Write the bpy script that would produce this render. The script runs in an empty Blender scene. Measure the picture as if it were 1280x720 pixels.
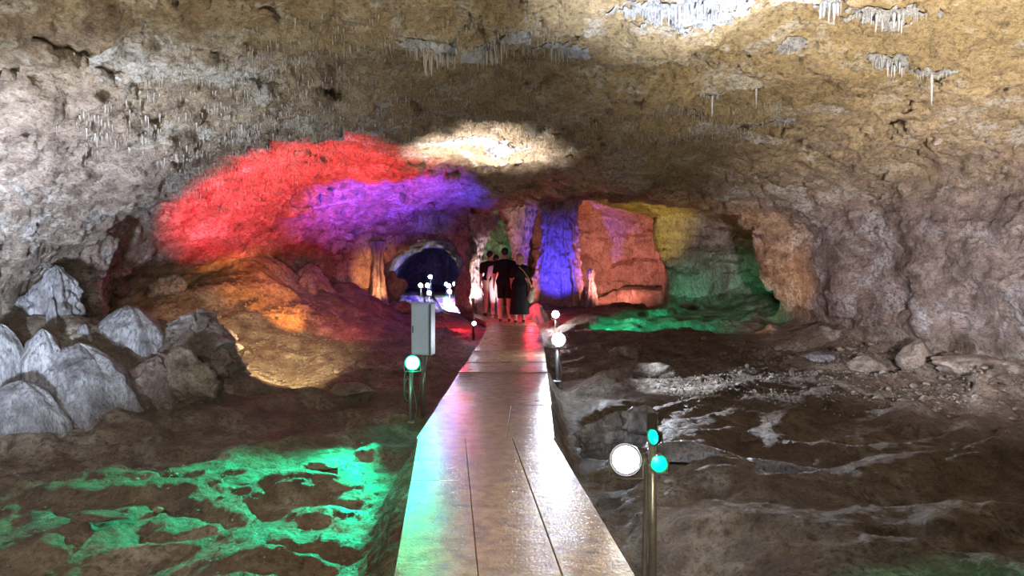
import bpy, math, time
import numpy as np
from mathutils import Vector, Matrix
T0 = time.time()
S = bpy.context.scene
C = S.collection
R = math.radians

# ------------------------------------------------------------------ camera, world, exposure, large lights
cd = bpy.data.cameras.new('camera'); cam = bpy.data.objects.new('camera', cd); C.objects.link(cam)
cam.location = (0, 0, 1.4); cam.rotation_euler = (R(90), 0, 0)
cd.lens = 25.9; cd.sensor_width = 36; cd.shift_y = -0.0234; cd.clip_end = 200
S.camera = cam
S.view_settings.view_transform = 'Standard'; S.view_settings.look = 'None'
S.view_settings.gamma = 1; S.view_settings.use_curve_mapping = False
S.view_settings.exposure = 1.55
w = bpy.data.worlds.new('world'); S.world = w; w.use_nodes = True
w.node_tree.nodes['Background'].inputs[0].default_value = (0.05, 0.05, 0.06, 1)
w.node_tree.nodes['Background'].inputs[1].default_value = 0.3

def lamp(kind, loc, color, energy, aim=None, angle=70, blend=0.6, radius=0.06):  # used for the lamps' own light and for added fills
    l = bpy.data.lights.new('lamp_or_fill_light', kind); l.color = color; l.energy = energy
    l.shadow_soft_size = radius
    o = bpy.data.objects.new('lamp_or_fill_light', l); C.objects.link(o); o.location = loc
    if kind == 'SPOT':
        l.spot_size = R(angle); l.spot_blend = blend
    if aim is not None:
        o.rotation_euler = (Vector(aim) - Vector(loc)).to_track_quat('-Z', 'Y').to_euler()
    return o
WARM = (1, .80, .52); WHITE = (.93, .96, 1); COOL = (.74, .85, 1)
RED = (1, .03, .05); BLUE = (.07, .05, 1); GREEN = (0, 1, .46); ORANGE = (1, .30, .05); YELLOW = (1, .75, .12); PINK = (1, .28, .20)
# floor floodlights below and beside the frame, then added fills without a fixture
CREAM = (1, .88, .70)
lamp('SPOT', (2.1, 4.2, .0), WHITE, 1500, (1.55, 6.0, 3.7), 44, 1.0, .1)
lamp('SPOT', (-3.6, 3.6, -.2), COOL, 1500, (-5.2, 6.9, 2.2), 80, 1.0, .15)
lamp('SPOT', (3.6, 3.6, .1), CREAM, 1350, (4.3, 6.9, 3.6), 76, 1.0, .15)
lamp('SPOT', (-1.6, 2.4, .1), CREAM, 420, (-2.4, 6.0, 3.5), 80, 1.0, .2)
lamp('SPOT', (3.2, 3.0, 1.0), (.95, .86, .90), 2500, (7.1, 12.2, 1.9), 44, 1.0, .2)
lamp('SPOT', (-2.6, 3.2, 1.0), (.82, .88, 1), 25, (-5.8, 9.0, .3), 40, 1.0, .15)
lamp('POINT', (.4, -1.6, 2.4), (1, .86, .70), 90, radius=.7)  # soft fill added behind and above the camera
lamp('SPOT', (.35, -.6, 2.7), (1, .74, .38), 290, (.05, 3.9, 0), 40, 1.0, .1)  # warm light added overhead to tint the near path
lamp('SPOT', (-1.5, 1.0, 1.8), CREAM, 230, (-4.0, 7.2, -.5), 62, 1.0, .15)  # added fill that lifts the left mud floor
lamp('SPOT', (-1.0, 1.5, 1.6), COOL, 150, (-1.15, 9.5, .56), 9, .8, .05)  # narrow beam added just to brighten the control box
# coloured lamps deeper in the cave
lamp('SPOT', (-3.6, 11.9, -.1), RED, 1200, (-4.3, 14.2, 3.1), 84, .5)
lamp('SPOT', (-3.3, 13.4, .4), ORANGE, 480, (-6.3, 16.6, .75), 40, .9)
lamp('SPOT', (-2.6, 13.2, .3), RED, 150, (-4.8, 18.2, 1.1), 60, .9)
lamp('SPOT', (-2.6, 9.0, .9), (1, .74, .38), 800, (-4.3, 12.7, -.3), 52, 1)
lamp('SPOT', (-1.9, 14.6, 0), BLUE, 1500, (-2.7, 16.6, 2.9), 75, .8)
lamp('SPOT', (-.95, 12.0, -.1), (1, .93, .9), 1700, (-.5, 13.5, 3.5), 50, .9)
lamp('SPOT', (1.1, 20.6, .3), BLUE, 420, (1.4, 22.4, 1.3), 56, .8)
lamp('SPOT', (3.0, 21.6, .5), PINK, 280, (3.2, 25, 1.8), 110, .9)
lamp('SPOT', (3.4, 18.4, .0), YELLOW, 230, (3.9, 21.0, 2.4), 46, .9)
lamp('SPOT', (5.0, 15.2, -.1), (1, .55, .22), 90, (6.2, 17.6, 2.2), 85, .9)
lamp('SPOT', (1.5, 15.4, .55), GREEN, 240, (3.0, 16.8, -.2), 66, .6, .05)
lamp('SPOT', (3.3, 18.6, .2), GREEN, 45, (5.0, 20.9, .4), 50, .9)
lamp('SPOT', (-.98, 20.1, .2), (1, .66, .60), 200, (-1.06, 21.2, 1.2), 62, .8)
lamp('SPOT', (.2, 21.8, .1), PINK, 90, (-.1, 25, 1.9), 90, .8)
lamp('SPOT', (-.5, 23.6, .3), GREEN, 60, (-.45, 25.4, 2.3), 40, .7)
lamp('POINT', (.45, 18.3, .55), RED, 16, radius=.05)
lamp('POINT', (-1.2, 17.2, .1), RED, 12, radius=.05)
lamp('SPOT', (-3.45, 19.0, .45), (1, .35, .12), 60, (-3.75, 20.1, 1.1), 70, .8)

# ------------------------------------------------------------------ helpers
def tag(o, label=None, cat=None, group=None, kind=None):
    if label: o['label'] = label
    if cat: o['category'] = cat
    if group: o['group'] = group
    if kind: o['kind'] = kind
    return o
def empty(name, loc=(0, 0, 0), rz=0, label=None, cat=None, group=None, kind=None):
    o = bpy.data.objects.new(name, None); C.objects.link(o); o.empty_display_size = .1
    o.location = loc; o.rotation_euler = (0, 0, rz)
    return tag(o, label, cat, group, kind)
def mesh_np(name, V, Q, mat, parent=None, smooth=True, loc=None):
    V = np.asarray(V, np.float32); Q = np.asarray(Q, np.int32); n = Q.shape[1]
    me = bpy.data.meshes.new(name)
    me.vertices.add(len(V)); me.vertices.foreach_set('co', V.ravel())
    me.loops.add(Q.size); me.loops.foreach_set('vertex_index', Q.ravel())
    me.polygons.add(len(Q)); me.polygons.foreach_set('loop_start', np.arange(0, Q.size, n, dtype=np.int32))
    me.polygons.foreach_set('loop_total', np.full(len(Q), n, np.int32))
    me.polygons.foreach_set('use_smooth', np.full(len(Q), smooth))
    me.update(calc_edges=True)
    me.materials.append(mat)
    o = bpy.data.objects.new(name, me); C.objects.link(o)
    if parent: o.parent = parent
    if loc is not None: o.location = loc
    return o
class MB:
    """collects polygons of one part"""
    def __init__(s): s.v = []; s.f = []
    def add(s, vs, fs):
        n = len(s.v); s.v += [tuple(p) for p in vs]; s.f += [tuple(i + n for i in f) for f in fs]; return s
    def box(s, c, d, rot=None, bev=0):
        x, y, z = [k / 2 for k in d]; b = min(bev, x * .9, y * .9, z * .9)
        rings = [(-z, b), (-z + b, 0), (z - b, 0), (z, b)] if b else [(-z, 0), (z, 0)]
        vs = []
        for zz, i in rings:
            if b:
                vs += [(-x + i + b, -y + i, zz), (x - i - b, -y + i, zz), (x - i, -y + i + b, zz), (x - i, y - i - b, zz),
                       (x - i - b, y - i, zz), (-x + i + b, y - i, zz), (-x + i, y - i - b, zz), (-x + i, -y + i + b, zz)]
            else: vs += [(-x, -y, zz), (x, -y, zz), (x, y, zz), (-x, y, zz)]
        k = 8 if b else 4; m = len(rings)
        fs = [tuple(range(k))[::-1], tuple(range((m - 1) * k, m * k))]
        for r in range(m - 1):
            for i in range(k): fs.append((r * k + i, r * k + (i + 1) % k, (r + 1) * k + (i + 1) % k, (r + 1) * k + i))
        M = (rot or Matrix.Identity(3)); c = Vector(c)
        return s.add([M @ Vector(p) + c for p in vs], fs)
    def tube(s, pts, rad, seg=10, cap=True):
        pts = [Vector(p) for p in pts]; n = len(pts)
        rr = rad if isinstance(rad, (list, tuple)) else [rad] * n
        vs = []; up = None
        for i, p in enumerate(pts):
            t = (pts[min(i + 1, n - 1)] - pts[max(i - 1, 0)]).normalized()
            if up is None: up = t.orthogonal().normalized()
            up = (up - t * up.dot(t)).normalized(); sd = t.cross(up)
            for k in range(seg):
                a = 2 * math.pi * k / seg; vs.append(p + (up * math.cos(a) + sd * math.sin(a)) * rr[i])
        fs = [(i * seg + k, i * seg + (k + 1) % seg, (i + 1) * seg + (k + 1) % seg, (i + 1) * seg + k) for i in range(n - 1) for k in range(seg)]
        if cap: fs += [tuple(range(seg))[::-1], tuple(range((n - 1) * seg, n * seg))]
        return s.add(vs, fs)
    def build(s, name, mat, parent=None, smooth=False):
        me = bpy.data.meshes.new(name); me.from_pydata([tuple(p) for p in s.v], [], s.f)
        me.materials.append(mat)
        if smooth:
            me.polygons.foreach_set('use_smooth', [len(f) <= 4 for f in s.f])
        me.update(); o = bpy.data.objects.new(name, me); C.objects.link(o)
        if parent: o.parent = parent
        return o

# ------------------------------------------------------------------ noise
rng = np.random.RandomState(7)
PERM = rng.permutation(256).astype(np.int32); PERM2 = np.concatenate([PERM, PERM])
GR = rng.normal(size=(256, 3)).astype(np.float32); GR /= np.linalg.norm(GR, axis=1)[:, None]; GR *= 1.5
def perlin(x, y, z):
    xi = np.floor(x).astype(np.int32); yi = np.floor(y).astype(np.int32); zi = np.floor(z).astype(np.int32)
    fx = (x - xi).astype(np.float32); fy = (y - yi).astype(np.float32); fz = (z - zi).astype(np.float32)
    u = fx * fx * fx * (fx * (fx * 6 - 15) + 10); v = fy * fy * fy * (fy * (fy * 6 - 15) + 10); t = fz * fz * fz * (fz * (fz * 6 - 15) + 10)
    xi &= 255; yi &= 255; zi &= 255
    out = 0
    for dx in (0, 1):
        hx = PERM[(xi + dx) & 255]; wx = u if dx else 1 - u
        for dy in (0, 1):
            hy = PERM2[hx + ((yi + dy) & 255)]; wy = wx * (v if dy else 1 - v)
            for dz in (0, 1):
                h = PERM2[hy + ((zi + dz) & 255)]; g = GR[h]
                out = out + wy * (t if dz else 1 - t) * (g[..., 0] * (fx - dx) + g[..., 1] * (fy - dy) + g[..., 2] * (fz - dz))
    return out
def fbm(x, y, z, f, o=3, gain=.5, ridged=False):
    a = 1; s = 0
    for i in range(o):
        n = perlin(x * f + 17.3 * i, y * f + 5.1 * i, z * f + 9.7 * i)
        if ridged: n = 1 - 2 * np.abs(n)
        s = s + a * n; a *= gain; f *= 2.03
    return s
def sst(x, a, b):
    t = np.clip((x - a) / (b - a), 0, 1); return t * t * (3 - 2 * t)
def smin(a, b, k):
    h = np.clip(.5 + .5 * (b - a) / k, 0, 1); return b + (a - b) * h - k * h * (1 - h)
def smax(a, b, k): return -smin(-a, -b, k)
def poly_sdf(X, Y, P):
    """positive inside"""
    P = np.array(P, np.float32); d = np.full(X.shape, 1e9, np.float32); s = np.ones(X.shape, np.float32); n = len(P)
    j = n - 1
    for i in range(n):
        ex, ey = P[j] - P[i]; wx = X - P[i][0]; wy = Y - P[i][1]
        t = np.clip((wx * ex + wy * ey) / (ex * ex + ey * ey), 0, 1)
        d = np.minimum(d, (wx - ex * t) ** 2 + (wy - ey * t) ** 2)
        c1 = Y >= P[i][1]; c2 = Y < P[j][1]; c3 = ex * wy > ey * wx
        s = np.where((c1 & c2 & c3) | (~c1 & ~c2 & ~c3), -s, s); j = i
    return -s * np.sqrt(d)

def surface_nets(F, X, Y, Z):
    s = F > 0
    c = np.zeros(tuple(k - 1 for k in F.shape), np.int8)
    for a in (0, 1):
        for b in (0, 1):
            for d in (0, 1):
                c += s[a:F.shape[0] - 1 + a, b:F.shape[1] - 1 + b, d:F.shape[2] - 1 + d]
    act = (c > 0) & (c < 8); idx = np.full(c.shape, -1, np.int32)
    ii, jj, kk = np.nonzero(act); idx[ii, jj, kk] = np.arange(len(ii), dtype=np.int32)
    acc = np.zeros((len(ii), 3), np.float32); cnt = np.zeros(len(ii), np.float32)
    cor = [(a, b, d) for a in (0, 1) for b in (0, 1) for d in (0, 1)]
    val = {q: F[ii + q[0], jj + q[1], kk + q[2]] for q in cor}
    for p in cor:
        for ax in range(3):
            if p[ax]: continue
            q = list(p); q[ax] = 1; q = tuple(q)
            va, vb = val[p], val[q]; m = (va > 0) != (vb > 0)
            t = np.where(m, va / np.where(m, va - vb, 1), 0)
            P = [X[ii + p[0]], Y[jj + p[1]], Z[kk + p[2]]]; Q = [X[ii + q[0]], Y[jj + q[1]], Z[kk + q[2]]]
            for e in range(3): acc[:, e] += m * (P[e] + (Q[e] - P[e]) * t)
            cnt += m
    V = acc / cnt[:, None]; quads = []
    def emit(i, j, k, offs, flip):
        q = np.stack([idx[i + o[0], j + o[1], k + o[2]] for o in offs], 1)
        q[flip] = q[flip][:, ::-1]; quads.append(q)
    i, j, k = np.nonzero(s[:-1, 1:-1, 1:-1] != s[1:, 1:-1, 1:-1]); j = j + 1; k = k + 1
    emit(i, j, k, [(0, -1, -1), (0, 0, -1), (0, 0, 0), (0, -1, 0)], s[i, j, k])
    i, j, k = np.nonzero(s[1:-1, :-1, 1:-1] != s[1:-1, 1:, 1:-1]); i = i + 1; k = k + 1
    emit(i, j, k, [(-1, 0, -1), (-1, 0, 0), (0, 0, 0), (0, 0, -1)], s[i, j, k])
    i, j, k = np.nonzero(s[1:-1, 1:-1, :-1] != s[1:-1, 1:-1, 1:]); i = i + 1; j = j + 1
    emit(i, j, k, [(-1, -1, 0), (0, -1, 0), (0, 0, 0), (-1, 0, 0)], s[i, j, k])
    return V, np.concatenate(quads)
def vnormals(V, Q):
    n = np.cross(V[Q[:, 2]] - V[Q[:, 0]], V[Q[:, 3]] - V[Q[:, 1]]); N = np.zeros_like(V)
    for k in range(4):
        for e in range(3): N[:, e] += np.bincount(Q[:, k], n[:, e], len(V))
    return N / (np.linalg.norm(N, axis=1)[:, None] + 1e-9)
def subdivide(V, Q):
    E = np.concatenate([np.stack([Q[:, k], Q[:, (k + 1) % 4]], 1) for k in range(4)]); E.sort(1)
    key = E[:, 0].astype(np.int64) * len(V) + E[:, 1]
    u, inv = np.unique(key, return_inverse=True)
    a = (u // len(V)).astype(np.int32); b = (u % len(V)).astype(np.int32)
    n = len(V); m = len(Q); M = (V[a] + V[b]) / 2; Cc = V[Q].mean(1)
    e = inv.reshape(4, m).astype(np.int32) + n; c = np.arange(m, dtype=np.int32) + n + len(u)
    NQ = np.concatenate([np.stack([Q[:, k], e[k], c, e[(k + 3) % 4]], 1) for k in range(4)])
    return np.concatenate([V, M, Cc]), NQ

# ------------------------------------------------------------------ materials
def new_mat(name):
    m = bpy.data.materials.new(name); m.use_nodes = True; nt = m.node_tree
    return m, nt, nt.nodes['Principled BSDF']
def nd(nt, t, **k):
    n = nt.nodes.new(t)
    for a, v in k.items():
        if a.startswith('i_'): n.inputs[a[2:].replace('_', ' ')].default_value = v
        else: setattr(n, a, v)
    return n
def ramp(nt, src, stops, interp='LINEAR'):
    r = nt.nodes.new('ShaderNodeValToRGB'); r.color_ramp.interpolation = interp
    e = r.color_ramp.elements
    while len(e) < len(stops): e.new(.5)
    for k, (p, c) in enumerate(stops):
        e[k].position = p; e[k].color = (c, c, c, 1) if isinstance(c, (int, float)) else (*c, 1)
    nt.links.new(src, r.inputs[0]); return r.outputs[0]
def mixc(nt, fac, a, b, mode='MIX'):
    m = nt.nodes.new('ShaderNodeMix'); m.data_type = 'RGBA'; m.blend_type = mode
    for s, v in ((m.inputs[0], fac), (m.inputs[6], a), (m.inputs[7], b)):
        if isinstance(v, tuple): s.default_value = (*v, 1)
        elif isinstance(v, (int, float)): s.default_value = v
        else: nt.links.new(v, s)
    return m.outputs[2]
def noise(nt, vec, scale, detail=6, rough=.6, dist=0):
    n = nd(nt, 'ShaderNodeTexNoise'); n.inputs['Scale'].default_value = scale; n.inputs['Detail'].default_value = detail
    n.inputs['Roughness'].default_value = rough; n.inputs['Distortion'].default_value = dist
    if vec: nt.links.new(vec, n.inputs['Vector'])
    return n.outputs[0]
def bump(nt, b, hs, strength, dist):
    prev = None
    for h, st, di in zip(hs, strength, dist):
        n = nd(nt, 'ShaderNodeBump'); n.inputs['Strength'].default_value = st; n.inputs['Distance'].default_value = di
        nt.links.new(h, n.inputs['Height'])
        if prev: nt.links.new(prev, n.inputs['Normal'])
        prev = n.outputs[0]
    nt.links.new(prev, b.inputs['Normal'])
def rock_mat(name, dark, mid, light, white, whiteamt=.60, squash=(1, 1, 1), rough=(.45, .8), bs=1.0, xgrad=None, sc=1.0, low=None):
    m, nt, b = new_mat(name)
    g = nd(nt, 'ShaderNodeNewGeometry'); mp = nd(nt, 'ShaderNodeMapping'); nt.links.new(g.outputs['Position'], mp.inputs['Vector'])
    mp.inputs['Scale'].default_value = squash; v = mp.outputs[0]
    n1 = noise(nt, v, .55 * sc, 8, .62, .4); n2 = noise(nt, v, 3.2 * sc, 9, .68, .3); n3 = noise(nt, v, 15 * sc, 6, .7); n4 = noise(nt, v, .9 * sc, 10, .66, 1.0)
    n5 = noise(nt, v, 42, 5, .7)
    c = ramp(nt, n2, [(.30, dark), (.46, mid), (.62, light)])
    c = mixc(nt, ramp(nt, n1, [(.42, 0.0), (.62, 1.0)]), c, mixc(nt, .55, c, mid, 'MIX'))
    if xgrad:   # ochre clay film on one side of the cave
        sx = nd(nt, 'ShaderNodeSeparateXYZ'); nt.links.new(g.outputs['Position'], sx.inputs[0])
        mr = nd(nt, 'ShaderNodeMapRange'); mr.inputs[1].default_value = xgrad[0]; mr.inputs[2].default_value = xgrad[1]; nt.links.new(sx.outputs[0], mr.inputs[0])
        mm = nd(nt, 'ShaderNodeMath', operation='MULTIPLY'); nt.links.new(mr.outputs[0], mm.inputs[0])
        nt.links.new(ramp(nt, n4, [(.36, 0.25), (.52, 1.0)]), mm.inputs[1])
        c = mixc(nt, mm.outputs[0], c, mixc(nt, .75, c, xgrad[2]))
    if low:     # lower wall rock of another bed: (z0, z1, dark, mid, light)
        sx = nd(nt, 'ShaderNodeSeparateXYZ'); nt.links.new(g.outputs['Position'], sx.inputs[0])
        m1 = nd(nt, 'ShaderNodeMath', operation='MULTIPLY_ADD'); nt.links.new(n4, m1.inputs[0]); m1.inputs[1].default_value = 2.6; nt.links.new(sx.outputs[2], m1.inputs[2])
        mr = nd(nt, 'ShaderNodeMapRange'); mr.inputs[1].default_value = low[0] + 1.3; mr.inputs[2].default_value = low[1] + 1.3; nt.links.new(m1.outputs[0], mr.inputs[0])
        c = mixc(nt, mr.outputs[0], ramp(nt, n2, [(.30, low[2]), (.46, low[3]), (.62, low[4])]), c)
    c = mixc(nt, ramp(nt, n4, [(whiteamt - .05, 0.0), (whiteamt + .06, 1.0)]), c, mixc(nt, ramp(nt, n3, [(.3, 0.0), (.6, .8)]), c, white))
    c = mixc(nt, ramp(nt, n3, [(.34, .9), (.50, 0.0)]), c, mixc(nt, .8, c, dark))
    c = mixc(nt, ramp(nt, n5, [(.34, .75), (.50, 0.0), (.62, 0.0), (.75, -.0)]), c, mixc(nt, .7, c, dark))
    c = mixc(nt, ramp(nt, n5, [(.54, 0.0), (.70, .6)]), c, light)
    nt.links.new(c, b.inputs['Base Color'])
    nt.links.new(ramp(nt, n2, [(.3, rough[0]), (.7, rough[1])]), b.inputs['Roughness'])
    bump(nt, b, [n2, n3, n5], [.7 * bs, .9 * bs, .8 * bs], [.14, .07, .022])
    return m
def plain(name, col, rough=.5, metal=0, emit=None, es=0, var=.25, spec=.5):
    m, nt, b = new_mat(name)
    tc = nd(nt, 'ShaderNodeTexCoord'); n = noise(nt, tc.outputs['Object'], 22, 5, .6)
    dk = tuple(k * (1 - var) for k in col)
    nt.links.new(ramp(nt, n, [(.35, dk), (.65, col)]), b.inputs['Base Color'])
    b.inputs['Roughness'].default_value = rough; b.inputs['Metallic'].default_value = metal
    b.inputs['Specular IOR Level'].default_value = spec
    if emit: b.inputs['Emission Color'].default_value = (*emit, 1); b.inputs['Emission Strength'].default_value = es
    return m
M_CEIL = rock_mat('ceiling_rock', (.07, .05, .04), (.28, .20, .13), (.50, .41, .30), (.74, .75, .78), .57, (1, 1, 1.5), xgrad=(-4.5, 2.0, (.56, .42, .21)), bs=1.3, low=(2.3, 3.3, (.08, .055, .05), (.28, .21, .18), (.46, .37, .33)))
M_WALLR = rock_mat('wall_rock', (.08, .06, .06), (.27, .21, .19), (.46, .38, .36), (.62, .58, .62), .56, (1, 1, .8))
M_WALLB = rock_mat('back_wall_rock', (.10, .08, .07), (.36, .31, .27), (.55, .50, .45), (.68, .66, .64), .58, (1.3, 1.3, .6))
M_FLOOR = rock_mat('floor_mudstone', (.05, .038, .030), (.17, .125, .092), (.33, .27, .21), (.50, .46, .41), .56, (1, 1, 1), rough=(.42, .8))
M_CALC = rock_mat('calcite', (.06, .055, .06), (.18, .175, .19), (.31, .31, .35), (.52, .54, .60), .50, (1.2, 1.2, .35), rough=(.25, .55), bs=.6, sc=1.6)
M_STONE = rock_mat('loose_stone', (.07, .055, .045), (.24, .19, .15), (.42, .36, .30), (.6, .57, .52), .58, rough=(.4, .8), bs=.7, sc=2)
M_TITE = plain('stalactite_calcite', (.55, .58, .66), .35, var=.6)
M_CRUST = rock_mat('calcite_crust', (.10, .10, .11), (.42, .43, .47), (.66, .68, .74), (.8, .82, .88), .5, (1.3, 1.3, .5), bs=1.2, sc=2.2)
M_TITED = plain('dark_stalactite', (.36, .33, .30), .4, var=.5)

def slab_mat():
    m, nt, b = new_mat('wet_stone_slab')
    g = nd(nt, 'ShaderNodeNewGeometry'); v = g.outputs['Position']
    oi = nd(nt, 'ShaderNodeObjectInfo')
    n1 = noise(nt, v, 1.3, 6, .6, .6); n2 = noise(nt, v, 9, 7, .7); n3 = noise(nt, v, 70, 3, .6); n4 = noise(nt, v, 3.2, 5, .6)
    c = ramp(nt, n2, [(.38, (.12, .07, .03)), (.5, (.40, .26, .10)), (.64, (.60, .44, .19))])
    c = mixc(nt, ramp(nt, n1, [(.42, 0.0), (.6, .6)]), c, (.24, .17, .10))
    c = mixc(nt, oi.outputs['Random'], c, mixc(nt, .3, c, (.5, .4, .25)))
    nt.links.new(c, b.inputs['Base Color'])
    b.inputs['Roughness'].default_value = .55
    b.inputs['Coat Weight'].default_value = .9; b.inputs['Coat IOR'].default_value = 1.45
    nt.links.new(ramp(nt, n4, [(.35, .10), (.65, .26)]), b.inputs['Coat Roughness'])
    b.inputs['Specular IOR Level'].default_value = .5
    bump(nt, b, [n4, n2, n3], [.5, .7, .8], [.012, .008, .0032])
    nt.links.new(b.inputs['Normal'].links[0].from_socket, b.inputs['Coat Normal'])
    return m
M_SLAB = slab_mat()

# ------------------------------------------------------------------ the cave as one implicit body of rock
def axis(a, b, f):
    out = [a]
    while out[-1] < b: out.append(out[-1] + f(out[-1]))
    return np.array(out, np.float32)
gx = axis(-10.2, 10.6, lambda t: .07); gz = axis(-1.5, 4.9, lambda t: .07)
gy = axis(-5, 44, lambda t: .25 if t < 0 else (.13 if t < 2.4 else   .062 + .0045 * max(0, t - 5) + (.1 if t > 27 else 0)))
XX, YY = np.meshgrid(gx, gy, indexing='ij')

def path_x(y):
    return np.interp(y, [-2, 5.94, 14.6, 18, 20.2, 22.5, 36], [.467, -.213, .03, -.02, -.6, -1.5, -3.3])
def ceil_h(x, y):
    base = np.interp(y, [-5, 4, 6, 7.6, 9.5, 11, 14, 17, 19, 21], [3.5, 3.8, 3.72, 3.6, 3.74, 3.7, 3.45, 3.08, 2.86, 3.0])
    # ledge: the near rock hangs lower, then a recess
    yl = 7.75 + .35 * np.sin(x * 1.7 + .5) + .15 * np.sin(x * 4.1) + .28 * sst(x, 0, 2)
    lm = sst(x, -2.7, -1.6) * (1 - sst(x, 1.2, 2.2))
    base = base + lm * .5 * (sst(y, yl, yl + .12) * (1 - sst(y, yl + .8, yl + 2.6)))
    f = 1.9 - .9 * sst(y, 8, 12)
    left = .0115 * np.abs(np.minimum(x, 0)) ** 2.72 * f
    right = (np.maximum(x, 0) / 6.0) ** 4 * (.22 + .78 * sst(y, 11, 17))
    return base - left - right
def floor_h(x, y):
    z = np.interp(y, [-5, 6, 12, 14.5, 17, 20, 44], [-.66, -.6, -.52, -.36, -.16, -.06, -.06])
    d = x - path_x(y)
    ad = np.abs(d)
    # gully beside the path on the right, earth bank on the left
    z = z - .22 * np.exp(-((d - 1.0) / .6) ** 2) * (1 - sst(y, 9, 13))
    z = z + .34 * np.exp(-((d + .55) / .22) ** 2) * (1 - sst(y, 8, 16)) * sst(y, 1, 2.5)
    # flow ridges and rimstone on both sides
    wx = x + .7 * perlin(x * .35, y * .35, 0 * x + 3.3); wy = y + .7 * perlin(x * .35, y * .35, 0 * x + 8.3)
    rid = 1 - 2.2 * np.abs(perlin(wx * .38 + wy * .24, wy * .8 - wx * .42, 0 * x + 1.7))
    rid2 = 1 - 2 * np.abs(perlin(wx * 1.1, wy * 2.0 - wx * .9, 0 * x + 5.7))
    am = sst(ad, .6, 1.5)
    z = z + am * (.16 * rid + .07 * rid2 - .08)
    z = z + am * .09 * sst(perlin(wx * .9, wy * 1.5, 0 * x + 12.7), .05, .12)
    # mound under the stalagmites, left
    m = np.exp(-(((x + 6.2) / 1.5) ** 2 + ((y - 9.2) / 1.25) ** 2)); z = z + 1.35 * m
    z = z + .75 * np.exp(-(((x + 4.6) / .9) ** 2 + ((y - 9.9) / .9) ** 2))
    # scree slope of the left chamber
    z = z + 1.0 * sst(x, -2.6, -7.0) * 0 + 1.05 * sst(-x, 2.0, 6.6) * sst(y, 10.5, 15.5) * (1 - sst(y, 20, 22))
    z = z + .95 * np.exp(-(((x + 6.3) / 1.25) ** 2 + ((y - 17.0) / 1.2) ** 2))
    z = z + .5 * np.exp(-(((x + 3.9) / .7) ** 2 + ((y - 18.6) / .8) ** 2))
    # terrace step towards the far right chamber
    z = z + .10 * sst(y, 14.6, 14.9) * sst(x, .6, 1.6)
    z = z + .35 * np.exp(-((x - 7.2) / .8) ** 2) * sst(y, 8, 11)
    # level strip under the path
    t = 1 - sst(ad, .5, .85)
    z = z * (1 - t) + (-.16) * t
    z = np.where(ad < .62, np.minimum(z, -.10), z)
    return z
MAIN = [(-6.0, -4), (-6.6, 3), (-6.9, 7), (-7.4, 9.2), (-6.1, 10.6), (-6.9, 12), (-8.4, 14), (-8.6, 17), (-7, 18.6), (-4.8, 19.0), (-3.9, 20.2),
        (-.8, 20.4), (1, 20.6), (4.2, 19.2), (6.0, 18.2), (6.35, 17), (6.9, 14), (7.5, 10.5), (8.2, 6), (7.6, 2), (6.0, -4)]
BACK = [(-1.15, 19), (-1.15, 24.5), (-.3, 25.9), (.6, 25.2), (2.0, 25.3), (4.9, 25.0), (4.6, 22.6), (4.3, 21.4), (5.3, 21.3), (6.6, 21.9), (8.3, 21.6), (8.2, 19.2), (6.6, 17.9), (3, 17)]
TUN = [(-3.7, 19), (-3.9, 23), (-5.0, 30), (-5.8, 37), (-3.6, 41), (-1.6, 37), (-1.6, 30), (-1.45, 24), (-1.35, 19)]
dA = poly_sdf(XX, YY, MAIN); dB = poly_sdf(XX, YY, BACK); dT = poly_sdf(XX, YY, TUN)
ZA = ceil_h(XX, YY).astype(np.float32); ZF = floor_h(XX, YY).astype(np.float32)
ZB = (3.35 - .12 * np.maximum(XX - 2, 0) ** 1.3 + .0 * YY).astype(np.float32)
ZT = (2.05 + .25 * sst(YY, 23, 30) - .35 * ((XX + 2.6 + (YY - 22) * .07) ** 2)).astype(np.float32)
Zg = gz[None, None, :]
def fields(sl):
    z = Zg
    over = .35 * np.sin(np.clip(z - .3, -1, 2.6) * 1.2)           # walls lean and belly
    a = smin(dA[sl][..., None] - over * .5, ZA[sl][..., None] - z, .9)
    b = smin(dB[sl][..., None] - .25 * sst(z, 0, 2.6) + .15, ZB[sl][..., None] - z, .45)
    t = smin(dT[sl][..., None], ZT[sl][..., None] - z, .5)
    cav = smax(smax(a, b, .15), t, .15)
    return cav, z - ZF[sl][..., None]
F = np.empty((len(gx), len(gy), len(gz)), np.float32)
for i0 in range(0, len(gx), 24):
    sl = slice(i0, i0 + 24); cav, fl = fields(sl); F[sl] = smin(cav, fl, .12)
ii, jj, kk = np.nonzero(np.abs(F) < .42)
px_, py_, pz_ = gx[ii], gy[jj], gz[kk]
isf = sst(pz_ - ZF[ii, jj], .35, .0)    # 1 on the floor
n = .30 * fbm(px_, py_, pz_, .55, 1) + .16 * fbm(px_, py_, pz_, 1.3, 1)
tw_ = dA[ii, jj] - (ZA[ii, jj] - pz_)
n += .11 * (.4 + .6 * sst(tw_, -.6, .6)) * (fbm(px_, py_, pz_ * 1.5, 2.4, 2, ridged=True) - .3)
# thin bedding ledges
wz = pz_ + .25 * perlin(px_ * .5, py_ * .5, pz_ * .5)
n += .07 * perlin(px_ * .45, py_ * .7, wz * 4.5)
F[ii, jj, kk] += n * (1 - .82 * isf)
fl_ = np.nonzero(isf > .3)[0]
print('field', F.shape, len(ii), round(time.time() - T0, 1))
V, Q = surface_nets(F, gx, gy, gz)
print('nets', V.shape, Q.shape, round(time.time() - T0, 1))
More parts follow.
